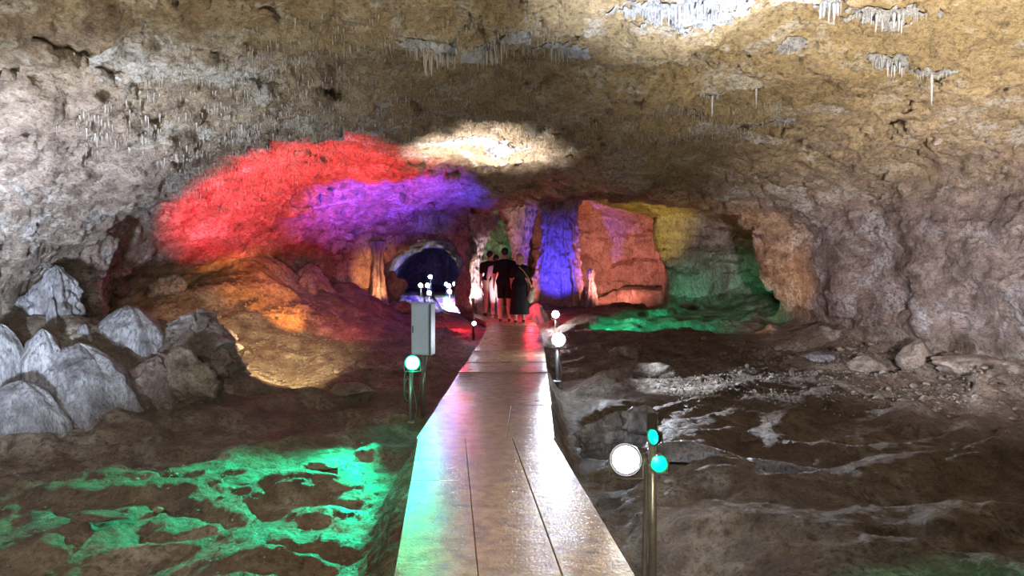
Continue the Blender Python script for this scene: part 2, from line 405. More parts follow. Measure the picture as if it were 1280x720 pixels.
# keep what can be seen from around the camera: drop far outer bits of rock never reached
def bil(G, x, y):
    i = np.clip(np.searchsorted(gx, x) - 1, 0, len(gx) - 2); j = np.clip(np.searchsorted(gy, y) - 1, 0, len(gy) - 2)
    u = (x - gx[i]) / (gx[i + 1] - gx[i]); v = (y - gy[j]) / (gy[j + 1] - gy[j])
    return (G[i, j] * (1 - u) + G[i + 1, j] * u) * (1 - v) + (G[i, j + 1] * (1 - u) + G[i + 1, j + 1] * u) * v
V0, Q0 = V, Q
V, Q = subdivide(V, Q)
# relax the coarse stair steps, then fine relief
N = vnormals(V, Q)
x, y, z = V.T
hf = z - bil(ZF, x, y); fl = sst(hf, .45, .12)
fine = .045 * fbm(x, y, z * 1.3, 3.6, 1) + .040 * (fbm(x, y, z, 6.5, 3, .6, ridged=True) - .4)
g2 = perlin(x * 1.5, y * 1.5, z * 3.0); fine += -.07 * sst(-np.abs(g2), -.05, -.0) * sst(perlin(x * .7, y * .7, z * .7 + 4), .0, .2)
ffl = .020 * fbm(x, y, z, 7, 3, .6) + .012 * fbm(x, y, z, 2.5, 1)
wl = sst(np.abs(N[:, 2]), .25, .7); fine *= .45 + .55 * wl
V = V + N * (fine * (1 - fl) + ffl * fl)[:, None]
print('fine', V.shape, Q.shape, round(time.time() - T0, 1))
# long crack in the right ceiling
pl = np.array([(4.5, 13.5), (4.95, 13.55), (5.3, 13.3), (5.6, 13.0), (5.8, 12.7), (5.85, 12.45)], np.float32); x, y, z = V.T
near = np.nonzero((x > 4) & (x < 6.6) & (y > 12) & (y < 14) & (z > 1.9))[0]; dd = np.full(len(near), 9., np.float32)
for a, b in zip(pl, pl[1:]):
    e = b - a; t = np.clip(((x[near] - a[0]) * e[0] + (y[near] - a[1]) * e[1]) / (e @ e), 0, 1)
    dd = np.minimum(dd, np.hypot(x[near] - a[0] - e[0] * t, y[near] - a[1] - e[1] * t))
V[near] -= N[near] * (.16 * (1 - sst(dd, .05, .11)))[:, None]
# classify faces
cx, cy, cz = V[Q].mean(1).T
tf = cz - bil(ZF, cx, cy)
NZ = N[Q].mean(1)[:, 2]
zc = np.maximum(bil(ZA, cx, cy) , 2.2)
is_floor = (tf < .33)
ta = bil(ZA, cx, cy) - cz; tw = bil(dA.astype(np.float32), cx, cy)
is_ceil = ~is_floor & np.where(cy < 19, (ta < tw - .1), (NZ < -.38) | (cz > 2.95)) & (cz > 1.1)
rest = ~is_floor & ~is_ceil
is_back = rest & (cy > 17.6) & (cx > -4.6) & (cx < 7.9)
is_l = rest & ~is_back & (cx < 0); is_r = rest & ~is_back & (cx >= 0)
for nm, msk, mat in (('floor', is_floor, M_FLOOR), ('ceiling', is_ceil, M_CEIL), ('wall_left', is_l, M_CEIL), ('wall_right', is_r, M_CEIL), ('wall_back', is_back, M_WALLB)):
    q = Q[msk]; u, inv = np.unique(q, return_inverse=True)
    o = mesh_np(nm, V[u], inv.reshape(q.shape), mat); o['kind'] = 'structure'
    o.data.normals_split_custom_set_from_vertices(vnormals(V, Q)[u]) if nm == '' else None
# height maps of the finished rock for setting things down
hx = np.arange(-9, 9.01, .1); hy = np.arange(2, 42.01, .1)
HF = np.full((len(hx), len(hy)), -9., np.float32); HC = np.full((len(hx), len(hy)), 9., np.float32)
for H, lo, msk in ((HF, 1, is_floor), (HC, 0, is_ceil)):
    v = V[np.unique(Q[msk])]; v = v[(v[:, 0] > -9) & (v[:, 0] < 9) & (v[:, 1] > 2) & (v[:, 1] < 42)]
    a = np.rint((v[:, 0] + 9) * 10).astype(int); b = np.rint((v[:, 1] - 2) * 10).astype(int)
    (np.maximum if lo else np.minimum).at(H, (a, b), v[:, 2])
def fh(x, y):
    h = HF[int(round((x + 9) * 10)), int(round((y - 2) * 10))]; return float(h) if h > -5 else float(bil(ZF, np.array([x]), np.array([y]))[0])
def ch(x, y):
    h = HC[int(round((x + 9) * 10)), int(round((y - 2) * 10))]; return float(h) if h < 8 else float(bil(ZA, np.array([x]), np.array([y]))[0])
print('cave', round(time.time() - T0, 1))
#PART2
# ------------------------------------------------------------------ footpath of wet stone slabs
path = empty('footpath', (0, 8, 0), kind='structure')
def slab(y0, y1, t0, t1, z=0., pitch=0., roll=0.):
    g = .002; th = .075; b = .003
    ym = (y0 + y1) / 2
    def P(t, y, dz): return (float(path_x(y)) + t, y, z + dz + (y - ym) * math.tan(R(pitch)) + (t - (t0 + t1) / 2) * math.tan(R(roll)))
    T = t0 + g, t1 - g; Yv = y0 + g, y1 - g; vs = []
    for i, dz in ((0, -th), (0, -b), (b, 0)):
        vs += [P(T[0] + i, Yv[0] + i, dz), P(T[1] - i, Yv[0] + i, dz), P(T[1] - i, Yv[1] - i, dz), P(T[0] + i, Yv[1] - i, dz)]
    fs = [(0, 3, 2, 1), (8, 9, 10, 11)] + [(r * 4 + k, r * 4 + (k + 1) % 4, r * 4 + 4 + (k + 1) % 4, r * 4 + 4 + k) for r in (0, 1) for k in range(4)]
    o = MB().add([(p[0], p[1] - 8, p[2]) for p in vs], fs).build('slab', M_SLAB, path)
    return o
HW = .545
for t0, t1, ys in ((-HW, -.165, [-1.9, .8, 2.7, 4.77, 5.94]), (-.165, .215, [-1.9, 1.6, 5.94]), (.215, HW, [-1.9, 2.2, 5.94])):
    for a, b in zip(ys, ys[1:]): slab(a, b, t0, t1, rng.uniform(-.001, .001), 0, rng.uniform(-.25, .25))
slab(5.94, 7.3, -.56, .17, 0, .35); slab(5.94, 7.3, .17, .56, 0, .3)
ys = [7.3, 8.35, 9.45, 10.6, 11.75, 12.9, 14.05, 15.2, 16.4, 17.6]
pit = [-.5, .6, -1.5, .9, -1.5, 1.1, -1.6, .7, -1.4]
for k, (a, b) in enumerate(zip(ys, ys[1:])): slab(a, b, -.57, .57, 0, pit[k])
yy = 17.6
while yy < 36:
    dy = .9 if yy < 23 else 1.3
    slab(yy, yy + dy, -.6, .6, .0, rng.uniform(-.8, .8)); yy += dy
pb = MB(); vs = []; fs = []
yb = [-2, 2, 5.94, 10, 14.6, 18, 20.2, 22.5, 30, 36.2]
for y_ in yb:
    for t_, z_ in ((-.53, -.55), (.53, -.55), (.53, -.03), (-.53, -.03)): vs.append((float(path_x(y_)) + t_, y_ - 8, z_))
for k in range(len(yb) - 1):
    for q in range(4): fs.append((k * 4 + q, k * 4 + (q + 1) % 4, k * 4 + 4 + (q + 1) % 4, k * 4 + 4 + q))
M_CONC = rock_mat('path_mortar', (.2, .19, .17), (.34, .32, .30), (.45, .42, .4), (.5, .48, .46), .7)
pb.add(vs, fs + [(0, 1, 2, 3), tuple(4 * (len(yb) - 1) + q for q in (3, 2, 1, 0))]).build('path_base', M_CONC, path)

# ------------------------------------------------------------------ rocks
import bmesh
def boulder_mesh(name, seed, dims, mat, sub=3, cuts=7, rough=.16, parent=None):
    bm = bmesh.new(); bmesh.ops.create_icosphere(bm, subdivisions=sub, radius=1)
    r = np.random.RandomState(seed); P = np.array([v.co[:] for v in bm.verts], np.float32)
    for _ in range(cuts):
        nn = r.normal(size=3); nn /= np.linalg.norm(nn); d = r.uniform(.5, .85); k = P @ nn - d; P -= np.maximum(k, 0)[:, None] * nn
    o_ = r.uniform(0, 50, 3); f = fbm(P[:, 0] * 1.6 + o_[0], P[:, 1] * 1.6 + o_[1], P[:, 2] * 1.6 + o_[2], 1, 4, .55)
    P *= (1 + rough * f)[:, None]; P *= np.array(dims, np.float32)
    for v, p in zip(bm.verts, P): v.co = p
    me = bpy.data.meshes.new(name); bm.to_mesh(me); bm.free(); me.materials.append(mat)
    me.polygons.foreach_set('use_smooth', [True] * len(me.polygons))
    o = bpy.data.objects.new(name, me); C.objects.link(o); return o
def boulder(x, y, dims, label, seed, z=None, rz=0, mat=None, sub=4, rough=.16, cuts=7, rx=0, name='boulder', sink=.35):
    o = boulder_mesh(name, seed, dims, mat or M_STONE, sub, cuts, rough)
    zz = fh(x, y) + dims[2] * (1 - 2 * sink) if z is None else z
    o.location = (x, y, zz); o.rotation_euler = (rx, 0, rz); return tag(o, label, 'rock')
# pale crusted rim rock behind the near lamp
boulder(.98, 7.35, (.44, .20, .22), 'pale crusty limestone rim rock behind the white floodlight', 3, z=-.30, rz=R(-8), mat=M_CALC, sub=5, rough=.30)
boulder(1.30, 7.25, (.22, .13, .16), 'pointed pale rock peak rising over the crusty rim rock', 8, z=-.16, rz=R(20), mat=M_CALC, rough=.35, rx=R(10))
boulder(1.75, 7.2, (.42, .22, .10), 'flat white-crusted rock plate beside the green lamp head', 9, rz=R(-25), mat=M_CALC, rough=.3)
boulder(2.55, 6.9, (.5, .16, .09), 'long low white-crusted rock ridge on the right mud floor', 12, rz=R(-32), mat=M_CALC, rough=.4)
boulder(2.1, 13.6, (.34, .14, .14), 'orange-lit lumpy rock on the edge of the green floor', 14, rz=R(-35), rough=.3)
boulder(2.35, 12.0, (.36, .2, .16), 'dark rounded rock in front of the orange-lit lumpy rock', 15, rough=.2, sink=.3)
boulder(5.6, 13.3, (.42, .25, .12), 'pale flat rock slab at the foot of the right wall', 17, rz=R(10), mat=M_CALC)
boulder(6.1, 12.6, (.45, .3, .20), 'dark angular rock block leaning at the right wall foot', 18, rz=R(-20), rx=R(8))
boulder(6.6, 11.9, (.35, .35, .42), 'tall dark wedge rock standing against the right wall', 19, rz=R(15), cuts=10)
boulder(7.0, 11.0, (.8, .35, .16), 'long dark boulder lying under the right wall', 20, rz=R(-15))
boulder(4.55, 24.0, (1.25, .8, .75), 'big brown boulder at the foot of the pink-lit wall', 21, z=.15, rough=.2, mat=M_WALLB)
boulder(3.1, 24.2, (.5, .5, .5), 'smaller boulder between the pale stalagmite and the big brown boulder', 22, z=.1, rough=.25, mat=M_WALLB)
boulder(-2.0, 6.6, (.12, .08, .05), 'small pale block on the left mud floor beyond the green light', 23, mat=M_CALC, sub=3)
boulder(-3.7, 6.9, (.22, .14, .09), 'knobbly grey rock on the left mud floor', 24, sub=4, rough=.3)
boulder(-1.75, 6.9, (.2, .12, .04), 'flat brown stone near the left edge of the footpath', 25)
boulder(-2.3, 10.4, (.4, .2, .12), 'dark rock at the lower edge of the yellow-lit scree', 26)
boulder(-3.9, 8.9, (.55, .4, .42), 'dark craggy rock face at the right end of the stalagmite mound', 27, rz=R(20), rough=.28, cuts=10, sub=5)
boulder(-3.55, 21.2, (.5, .4, .5), 'black rock heap at the left side of the tunnel mouth', 28, rough=.3)
boulder(-3.1, 20.0, (.45, .3, .22), 'brown rock below the tunnel mouth on the left', 29, rough=.3)
# mottled plates of dried mud, lower left
k = 0
for (x_, y_, a_, b_, lab) in ((-2.75, 3.7, .34, .16, 'long brown mud plate in the green light, lowest of the three'), (-3.1, 4.3, .2, .12, 'brown mud plate just above the long lowest one'),
                              (-3.0, 5.3, .22, .10, 'dark mud plate at the upper edge of the green light')):
    boulder(x_, y_, (a_, b_, .035), lab, 40 + k, rz=R(-12 + 9 * k), mat=M_FLOOR, sub=3, rough=.25, sink=.2); k += 1
# loose stones: individuals that share mesh data
protos = [boulder_mesh('loose_stone', 60 + k, (1, .75, .55), M_STONE, 2, 8, .18) for k in range(6)]
for p in protos: C.objects.unlink(p)
r2 = np.random.RandomState(11)
def scatter(nn, fn, s0, s1, label, group, name='loose_stone'):
    c = 0; g = 0
    while c < nn and g < 5000:
        g += 1; x_, y_ = fn(r2.uniform(), r2.uniform())
        if abs(x_ - float(path_x(y_))) < .75: continue
        s = s0 + (s1 - s0) * r2.uniform() ** 2.2
        o = protos[r2.randint(6)].copy(); o.name = name; C.objects.link(o)
        o.scale = (s, s, s * r2.uniform(.7, 1.1)); o.rotation_euler = (r2.uniform(-.3, .3), r2.uniform(-.3, .3), r2.uniform(0, 6.3))
        o.location = (x_, y_, fh(x_, y_) + s * .18); tag(o, label, 'stone', group); c += 1
scatter(130, lambda u, v: (3.2 + 3.6 * u + .25 * v * 2, 11.2 + 3.4 * v - (u - .5) * 1.4), .025, .10, 'small pale stone in the rubble strip along the right wall', 'rubble along the right wall')
scatter(60, lambda u, v: (5.0 + 2.0 * u, 9.2 + 1.8 * v), .03, .09, 'small brown stone on the dark floor at the right edge', 'stones on the dark right floor')
scatter(90, lambda u, v: (-6.0 + 4.0 * u, 11.0 + 3.5 * v), .025, .085, 'small yellow-brown stone on the scree slope of the left chamber', 'scree stones of the left chamber')
scatter(25, lambda u, v: (1.4 + 3.5 * u, 10.6 + 2.4 * v), .025, .08, 'small grey stone on the white-lit floor beyond the mud', 'stones on the white-lit floor')
scatter(30, lambda u, v: (-5.5 + 4.2 * u, 5.6 + 1.6 * v), .015, .05, 'small stone on the grey mud below the stalagmite mound', 'stones below the stalagmites')
def pebbles(name, nn, fn, s0, s1, mat, label):
    B = np.array([[1, 0, 0], [0, 1, 0], [-1, 0, 0], [0, -1, 0], [0, 0, .7], [0, 0, -.5]], np.float32)
    Tt = np.array([[0, 1, 4], [1, 2, 4], [2, 3, 4], [3, 0, 4], [1, 0, 5], [2, 1, 5], [3, 2, 5], [0, 3, 5]])
    Vs = []; Fs = []; c = 0
    while c < nn:
        x_, y_ = fn(r2.uniform(), r2.uniform())
        if abs(x_ - float(path_x(y_))) < .72: c += 1; continue
        s = s0 + (s1 - s0) * r2.uniform() ** 2; a = r2.uniform(0, 6.3); ca, sa = math.cos(a), math.sin(a)
        p = B * (s * r2.uniform(.6, 1.3, (6, 1))) ; p = np.stack([p[:, 0] * ca - p[:, 1] * sa, p[:, 0] * sa + p[:, 1] * ca, p[:, 2]], 1)
        Fs.append(Tt + 6 * len(Vs)); Vs.append(p + np.array([x_, y_, fh(x_, y_) + s * .25])); c += 1
    o = mesh_np(name, np.concatenate(Vs), np.concatenate(Fs), mat, smooth=False); tag(o, label, 'gravel', kind='stuff')
pebbles('scree_gravel', 5200, lambda u, v: (-7.2 + 5.8 * u, 10.4 + 5.5 * v), .008, .03, M_STONE, 'fine yellow-brown gravel covering the scree slope on the left')
pebbles('rubble_gravel', 5200, lambda u, v: (2.2 + 5.0 * u, 9.4 + 5.0 * v), .008, .032, M_STONE, 'fine pale rubble scattered along the right wall foot')
pebbles('floor_gravel', 3000, lambda u, v: (-6.0 + 5.4 * u, 3.4 + 5.2 * v), .004, .014, M_STONE, 'fine grit on the mud floor left of the footpath')

# ------------------------------------------------------------------ dripstone formations
def formation(name, loc, prof, label, cat, mat=None, seg=72, rows=60, flutes=9, fl=.07, nz=.10, sx=1, sy=1, seed=0, lean=(0, 0), parent=None):
    """prof: list of (z, radius)"""
    mat = mat or M_CALC
    zz = np.array([p[0] for p in prof], np.float32); rr = np.array([p[1] for p in prof], np.float32)
    # smooth parametrisation along the profile
    s = np.concatenate([[0], np.cumsum(np.hypot(np.diff(zz), np.diff(rr)))]); t = np.linspace(0, s[-1], rows)
    z_ = np.interp(t, s, zz); r_ = np.interp(t, s, rr)
    for _ in range(2):
        z_[1:-1] = (z_[:-2] + 2 * z_[1:-1] + z_[2:]) / 4; r_[1:-1] = (r_[:-2] + 2 * r_[1:-1] + r_[2:]) / 4
    a = np.linspace(0, 2 * math.pi, seg, endpoint=False)
    A, Zm = np.meshgrid(a, z_); Rm = np.repeat(r_[:, None], seg, 1)
    cxx, cyy = np.cos(A), np.sin(A); sd = seed * 7.7
    f1 = perlin(cxx * flutes * .28 + sd, cyy * flutes * .28, Zm * .5 + sd); f2 = perlin(cxx * flutes * .7 + sd, cyy * flutes * .7, Zm * 1.1)
    f3 = fbm(cxx * Rm * 1.0 + sd, cyy * Rm, Zm, 5, 3, .55)
    RR = Rm * (1 + fl * 2.2 * f1 + fl * 1.2 * f2) + nz * .35 * f3 * np.minimum(1, Rm * 6)
    h = (Zm - z_.min()) / (z_.max() - z_.min())
    Vv = np.stack([cxx * RR * sx + lean[0] * h, cyy * RR * sy + lean[1] * h, Zm + .2 * nz * f1], -1).reshape(-1, 3)
    i, j = np.meshgrid(np.arange(rows - 1), np.arange(seg), indexing='ij'); i = i.ravel(); j = j.ravel(); j2 = (j + 1) % seg
    Qq = np.stack([i * seg + j, i * seg + j2, (i + 1) * seg + j2, (i + 1) * seg + j], 1)
    o = mesh_np(name, Vv, Qq, mat, parent=parent); o.location = loc
    if label: tag(o, label, cat)
    return o
SG = [(0, 1), (.25, .86), (.5, .66), (.72, .48), (.88, .34), (.97, .18), (1, .01)]
DM = [(0, .92), (.25, 1), (.5, .93), (.72, .74), (.88, .48), (.97, .22), (1, .01)]
def sg(x, y, z0, z1, r, label, P=SG, **k):
    return formation('stalagmite', (x, y, z0), [(a * (z1 - z0), b * r) for a, b in P], label, 'stalagmite', **k)
COLP = [(0, 1), (.15, .85), (.4, .72), (.7, .6), (.85, .42), (.93, .36), (.98, .22), (1, .01)]
sg(-5.75, 9.3, .05, 1.36, .40, 'tall blue-grey stalagmite with a tan tip, highest on the left mound', COLP, seed=1, nz=.3, flutes=12, fl=.09)
sg(-5.62, 9.0, .30, .98, .10, 'slim pale stalagmite grown against the front of the tallest one', COLP, seed=2)
sg(-6.15, 9.3, .05, 1.0, .32, 'dark grey stalagmite just behind and left of the tallest one', COLP, seed=3)
sg(-5.25, 9.05, .1, .66, .17, 'small pale knob stalagmite at the right foot of the tallest one', DM, seed=4)
sg(-4.95, 9.5, -.1, .86, .50, 'squat grey-brown stalagmite with a white knob, right of the tallest one', DM, seed=5)
sg(-5.75, 8.3, -.4, .72, .30, 'white round-headed stalagmite at the left edge of the photo', DM, seed=6, fl=.03)
sg(-5.35, 8.4, -.4, .66, .27, 'tan-topped white stalagmite touching the round-headed one', DM, seed=7, fl=.04)
sg(-5.15, 7.75, -.8, .17, .52, 'big pale dome stalagmite at the foot of the left mound', DM, seed=8, fl=.035, sy=.8)
sg(-4.70, 8.35, -.8, .48, .60, 'grey sloping dome stalagmite right above the big pale dome', DM, seed=9, lean=(-.3, .15), fl=.05, nz=.15)
sg(-4.3, 8.9, -.9, .28, .62, 'broad brown-grey flowstone hump right of the pale domes', DM, seed=10, fl=.12, nz=.45, flutes=7, mat=M_WALLR, sy=.7)
sg(-4.25, 9.9, -.6, .72, .6, 'weathered brown stalagmite stump at the right end of the mound', DM, seed=11, fl=.12, nz=.5, flutes=7, mat=M_WALLR)
formation('rock_pillar', (-1.05, 21.2, -.2), [(0, .40), (.35, .33), (.9, .31), (1.4, .24), (1.8, .2), (2.1, .26), (2.6, .5), (3.0, .7)], 'pale pink-lit rock pillar beside the tunnel mouth', 'pillar', M_CALC, rows=90, flutes=14, fl=.12, nz=.2, seed=12)
formation('flowstone', (1.45, 22.9, -.3), [(0, .85), (.8, .80), (1.6, .68), (2.4, .55), (3.2, .55), (3.9, .7)], 'broad blue-lit flowstone column behind the people', 'flowstone', M_WALLB, seg=160, rows=120, flutes=18, fl=.08, nz=.25, sy=.7, seed=13)
formation('flowstone', (.25, 23.9, -.3), [(0, .35), (.8, .26), (1.6, .22), (2.4, .28), (3.2, .5), (3.9, .7)], 'narrow pink-lit flowstone column left of the blue-lit one', 'flowstone', M_WALLB, seg=120, rows=100, flutes=16, fl=.12, nz=.3, seed=14)
formation('stalagmite', (2.42, 22.6, -.25), [(0, .34), (.4, .24), (.8, .16), (1.05, .13), (1.16, .07), (1.22, .10), (1.36, .12), (1.48, .08), (1.52, .01)], 'pale figure-like stalagmite with a round head before the pink-lit wall', 'stalagmite', M_CALC, seed=15)
formation('stalagmite', (.62, 18.6, -.25), [(0, .46), (.2, .34), (.42, .22), (.6, .12), (.66, .01)], 'low red-lit cone stalagmite right of the woman in the long dress', 'stalagmite', M_CALC, seed=16)
formation('stalagmite', (.25, 19.2, -.25), [(0, .3), (.25, .2), (.48, .1), (.52, .01)], 'small red-lit cone stalagmite behind the woman in the long dress', 'stalagmite', M_CALC, seed=17)
formation('flowstone', (-3.62, 19.9, .3), [(0, .28), (.4, .2), (.9, .15), (1.3, .14), (1.7, .2)], 'short red-and-yellow-lit flowstone column left of the tunnel mouth', 'flowstone', M_CALC, seed=18, rows=70, fl=.12)
formation('stalagmite', (-4.9, 17.9, -.1), [(0, .8), (.5, .6), (.9, .5), (1.3, .3), (1.5, .01)], 'dark red-lit stump stalagmite at the back of the left chamber', 'stalagmite', M_WALLR, seed=19, fl=.12, nz=.3)
formation('stalagmite', (-7.0, 14.9, .3), [(0, .6), (.4, .45), (.7, .35), (.9, .22), (1.0, .01)], 'brown ribbed flowstone stump at the left end of the orange-lit mound', 'stalagmite', M_WALLR, seed=20, fl=.12, nz=.3)

# stalactites: clusters with each spike a part
def spike(L, r, seed, seg=7):
    q = np.random.RandomState(seed); n_ = 5; pts = []; rad = []
    for k in range(n_ + 1):
        t = k / n_; pts.append((q.uniform(-.1, .1) * r * t, q.uniform(-.1, .1) * r * t, -L * t + .03)); rad.append(max(r * (1 - t) ** .75 * q.uniform(.85, 1.15), .0015))
    return MB().tube(pts, rad, seg)
sp = []
for k in range(8):
    o = spike(1, .11, 100 + k).build('stalactite', M_TITE, smooth=True); C.objects.unlink(o); sp.append(o)
CQ = Q[is_ceil & (cy < 15)]; CV = V[CQ].mean(1)
def cluster(x, y, n_, sx_, sy_, L0, L1, label, dark=False, long=None, fat=1.0):
    z = ch(x, y); root = empty('stalactite_cluster', (x, y, z), 0, label, 'stalactites', 'stalactite clusters on the ceiling')
    #, int(x * 31 + y * 17) % 999, (sx_ * 1.15, sy_ * 1.15, .06), M_TITED if dark else M_CALC, 4, 0, .3); pm.parent = root; pm.location = (0, 0, .0)
    m_ = np.nonzero((np.abs(CV[:, 0] - x) < sx_ * 1.6) & (np.abs(CV[:, 1] - y) < sy_ * 2.2))[0]
    cc = CV[m_]; rr_ = np.hypot((cc[:, 0] - x) / (sx_ * 1.15), (cc[:, 1] - y) / (sy_ * 1.6)) + .45 * fbm(cc[:, 0], cc[:, 1], cc[:, 2], 9, 3)
    m_ = m_[rr_ < 1]
    if len(m_) and not label.startswith('bluish'):
        q4 = CQ[m_]; u, inv = np.unique(q4, return_inverse=True); inv = inv.reshape(q4.shape)
        vv = V[u] + N[u] * (.012 + .02 * np.maximum(0, fbm(*V[u].T, 16, 2)))[:, None] - np.array([x, y, z], np.float32)
        cr = mesh_np('calcite_crust', vv, inv, M_CALC if dark else M_CRUST, root)
    n_ = int(n_ * 1.7)
    for k in range(n_):
        a = r2.uniform(0, 6.28); q = math.sqrt(r2.uniform()); dx = q * sx_ * math.cos(a); dy = q * sy_ * math.sin(a)
        o = sp[r2.randint(8)].copy(); o.name = 'stalactite'; C.objects.link(o); o.parent = root
        if dark: o.data = sp_d[r2.randint(8)].data
        L = L0 + (L1 - L0) * r2.uniform() ** 1.6 * (1.2 - q)
        if long and k == 0: L = long; dx = dy = 0
        o.location = (dx, dy, ch(x + dx, y + dy) - z + .01); wd = L * (.55 + .5 * r2.uniform()) * fat * .62 if L < .12 else min(L, .2) * fat * r2.uniform(.7, 1.1)
        o.scale = (wd, wd, L)
    return root
sp_d = []
for o in sp:
    d_ = o.copy(); d_.data = o.data.copy(); d_.data.materials[0] = M_TITED; sp_d.append(d_)
cluster(4.50, 7.9, 26, .20, .10, .05, .16, 'white stalactite cluster with one long icicle spike, top right of the ceiling', long=.36)
cluster(4.02, 7.85, 24, .19, .10, .05, .20, 'white stalactite cluster just left of the one with the long icicle spike')
cluster(3.45, 6.75, 34, .36, .12, .05, .20, 'wide white stalactite curtain near the top edge, above the two twin clusters')
cluster(2.74, 6.35, 10, .10, .08, .10, .22, 'narrow grey stalactite bunch cut by the top edge of the photo')
cluster(2.88, 7.6, 12, .12, .12, .04, .12, 'sparse small white stalactite tuft left of the twin clusters')
cluster(2.66, 9.8, 12, .16, .08, .04, .12, 'small blue-white stalactite tuft with one thin straw, mid ceiling', long=.30)
cluster(3.28, 9.9, 5, .08, .05, .03, .08, 'tiny stalactite tuft with one long thin straw right of the blue-white tuft', long=.32)
cluster(1.55, 6.5, 90, .5, .26, .04, .22, 'brilliant white floodlit stalactite curtain at the top of the ceiling')
cluster(1.20, 8.5, 36, .36, .12, .04, .14, 'blue-white stalactite crust on the ledge lip above the path')
cluster(.40, 7.7, 34, .32, .10, .05, .20, 'grey stalactite fringe on the ledge lip, left of the blue-white crust', dark=True)
cluster(-.15, 7.2, 36, .30, .16, .06, .24, 'grey-blue stalactite curtain above the middle of the footpath', dark=True)
cluster(-.80, 7.0, 34, .24, .16, .06, .24, 'dark streaky stalactite curtain left of the footpath', dark=True)
cluster(4.1, 11.4, 16, .25, .08, .06, .16, 'dim grey stalactite group on the brown ceiling right of centre', dark=True)
cluster(-4.05, 7.3, 22, .34, .14, .04, .13, 'bluish stalactite fringe on the pale left ceiling, upper one', dark=True)
cluster(-4.15, 10.1, 26, .45, .18, .04, .14, 'bluish stalactite fringe above the red-lit ceiling, lower left')
cluster(-2.7, 12.1, 30, .6, .16, .04, .13, 'small stalactite fringe along the upper edge of the red-lit ceiling', dark=True)
cluster(-.6, 13.0, 30, .7, .16, .04, .12, 'fine stalactite fringe in the white-lit ceiling patch')
# countless tiny soda straws
def straws(nn, fn, label):
    Vs = []; Fs = []
    for c in range(nn):
        x_, y_ = fn(r2.uniform(), r2.uniform()); L = .02 + .07 * r2.uniform() ** 2; r_ = .005 + .05 * L; z = ch(x_, y_) + .01
        a = r2.uniform(0, 6.3) + np.array([0, 2.09, 4.19])
        Vs.append(np.concatenate([np.stack([x_ + r_ * np.cos(a), y_ + r_ * np.sin(a), np.full(3, z + .02)], 1), [[x_, y_, z - L]]]))
        Fs.append(np.array([[1, 0, 3], [2, 1, 3], [0, 2, 3]]) + 4 * c)
    o = mesh_np('soda_straws', np.concatenate(Vs), np.concatenate(Fs), M_TITED, smooth=False); tag(o, label, 'soda straws', kind='stuff')
def band(u, v):
    x_ = -5.5 + 9.5 * u; return x_, 12.2 + .15 * x_ * 0 + 2.6 * (v - .5) + .5 * math.sin(x_)
straws(5200, band, 'countless tiny soda straws fringing the ceiling above the coloured lights')
straws(2600, lambda u, v: (-4 + 4.5 * u, 6.4 + 4 * v), 'countless tiny soda straws on the left ceiling near the ledge')

# ------------------------------------------------------------------ lamps
M_GAL = plain('galvanised_steel', (.42, .44, .45), .38, .7, var=.3)
M_BLK = plain('black_plastic', (.03, .03, .035), .45, var=.2)
M_CAB = plain('cable_sheath', (.16, .17, .17), .5, var=.3)
M_RUST = plain('dark_red_steel', (.25, .05, .05), .45, .3, var=.4)
EM = {}
def emat(col, st):
    k = (col, st)
    if k not in EM: EM[k] = plain('glowing_lens', tuple(min(1, c) for c in col), .3, emit=col, es=st, var=0)
    return EM[k]
def head(root, p, aim, r, col, st, name='lamp_head', shape='round', house=None):
    """one floodlight head: housing with fins, rim, lens and yoke, at p in root space, looking at aim (world)"""
    rp = Vector(root.location); q = (Vector(aim) - (rp + Vector(p))).to_track_quat('-Y', 'Z').to_matrix()
    hm = MB(); n_ = 20; hs = house or M_BLK
    rings = [(-.0, r), (-.012, r * 1.1), (.035 * r / .09, r * 1.08), (.07 * r / .09, r * .8), (.10 * r / .09, r * .62), (.11 * r / .09, r * .3)]
    vs = []; fs = []
    for y_, r_ in rings:
        for k in range(n_):
            a = 2 * math.pi * k / n_; vs.append(q @ Vector((math.cos(a) * r_, y_, math.sin(a) * r_)) + Vector(p))
    for i in range(len(rings) - 1):
        for k in range(n_): fs.append((i * n_ + k, i * n_ + (k + 1) % n_, (i + 1) * n_ + (k + 1) % n_, (i + 1) * n_ + k))
    fs.append(tuple((len(rings) - 1) * n_ + k for k in range(n_)))
    hm.add(vs, fs)
    for k in range(5):
        z_ = (k - 2) * r * .28; hm.box(q @ Vector((0, .07 * r / .09, z_)) + Vector(p), (r * 1.25, r * .75, r * .06), q)
    h = hm.build(name, hs, root)
    lm = MB(); vs = [q @ Vector((0, -.006 - r * .12, 0)) + Vector(p)]; fs = []
    for i, (y_, r_) in enumerate(((-.004 - r * .09, r * .5), (-.004, r * .93))):
        for k in range(n_):
            a = 2 * math.pi * k / n_; vs.append(q @ Vector((math.cos(a) * r_, y_, math.sin(a) * r_)) + Vector(p))
    for k in range(n_):
        fs.append((0, 1 + (k + 1) % n_, 1 + k)); fs.append((1 + k, 1 + (k + 1) % n_, 1 + n_ + (k + 1) % n_, 1 + n_ + k))
    lm.add(vs, fs).build('lens', emat(col, st), h, smooth=True)
    y = MB(); a, b = q @ Vector((r * 1.16, .02, 0)), q @ Vector((-r * 1.16, .02, 0)); c = q @ Vector((0, .03, -r * 1.3))
    pv = Vector(p); ca = q @ Vector((r * 1.16, .03, -r * 1.2)); cb = q @ Vector((-r * 1.16, .03, -r * 1.2))
    y.tube([pv + a, pv + ca, pv + c, pv + cb, pv + b], .007, 6).build('yoke', M_GAL, root)
    return h
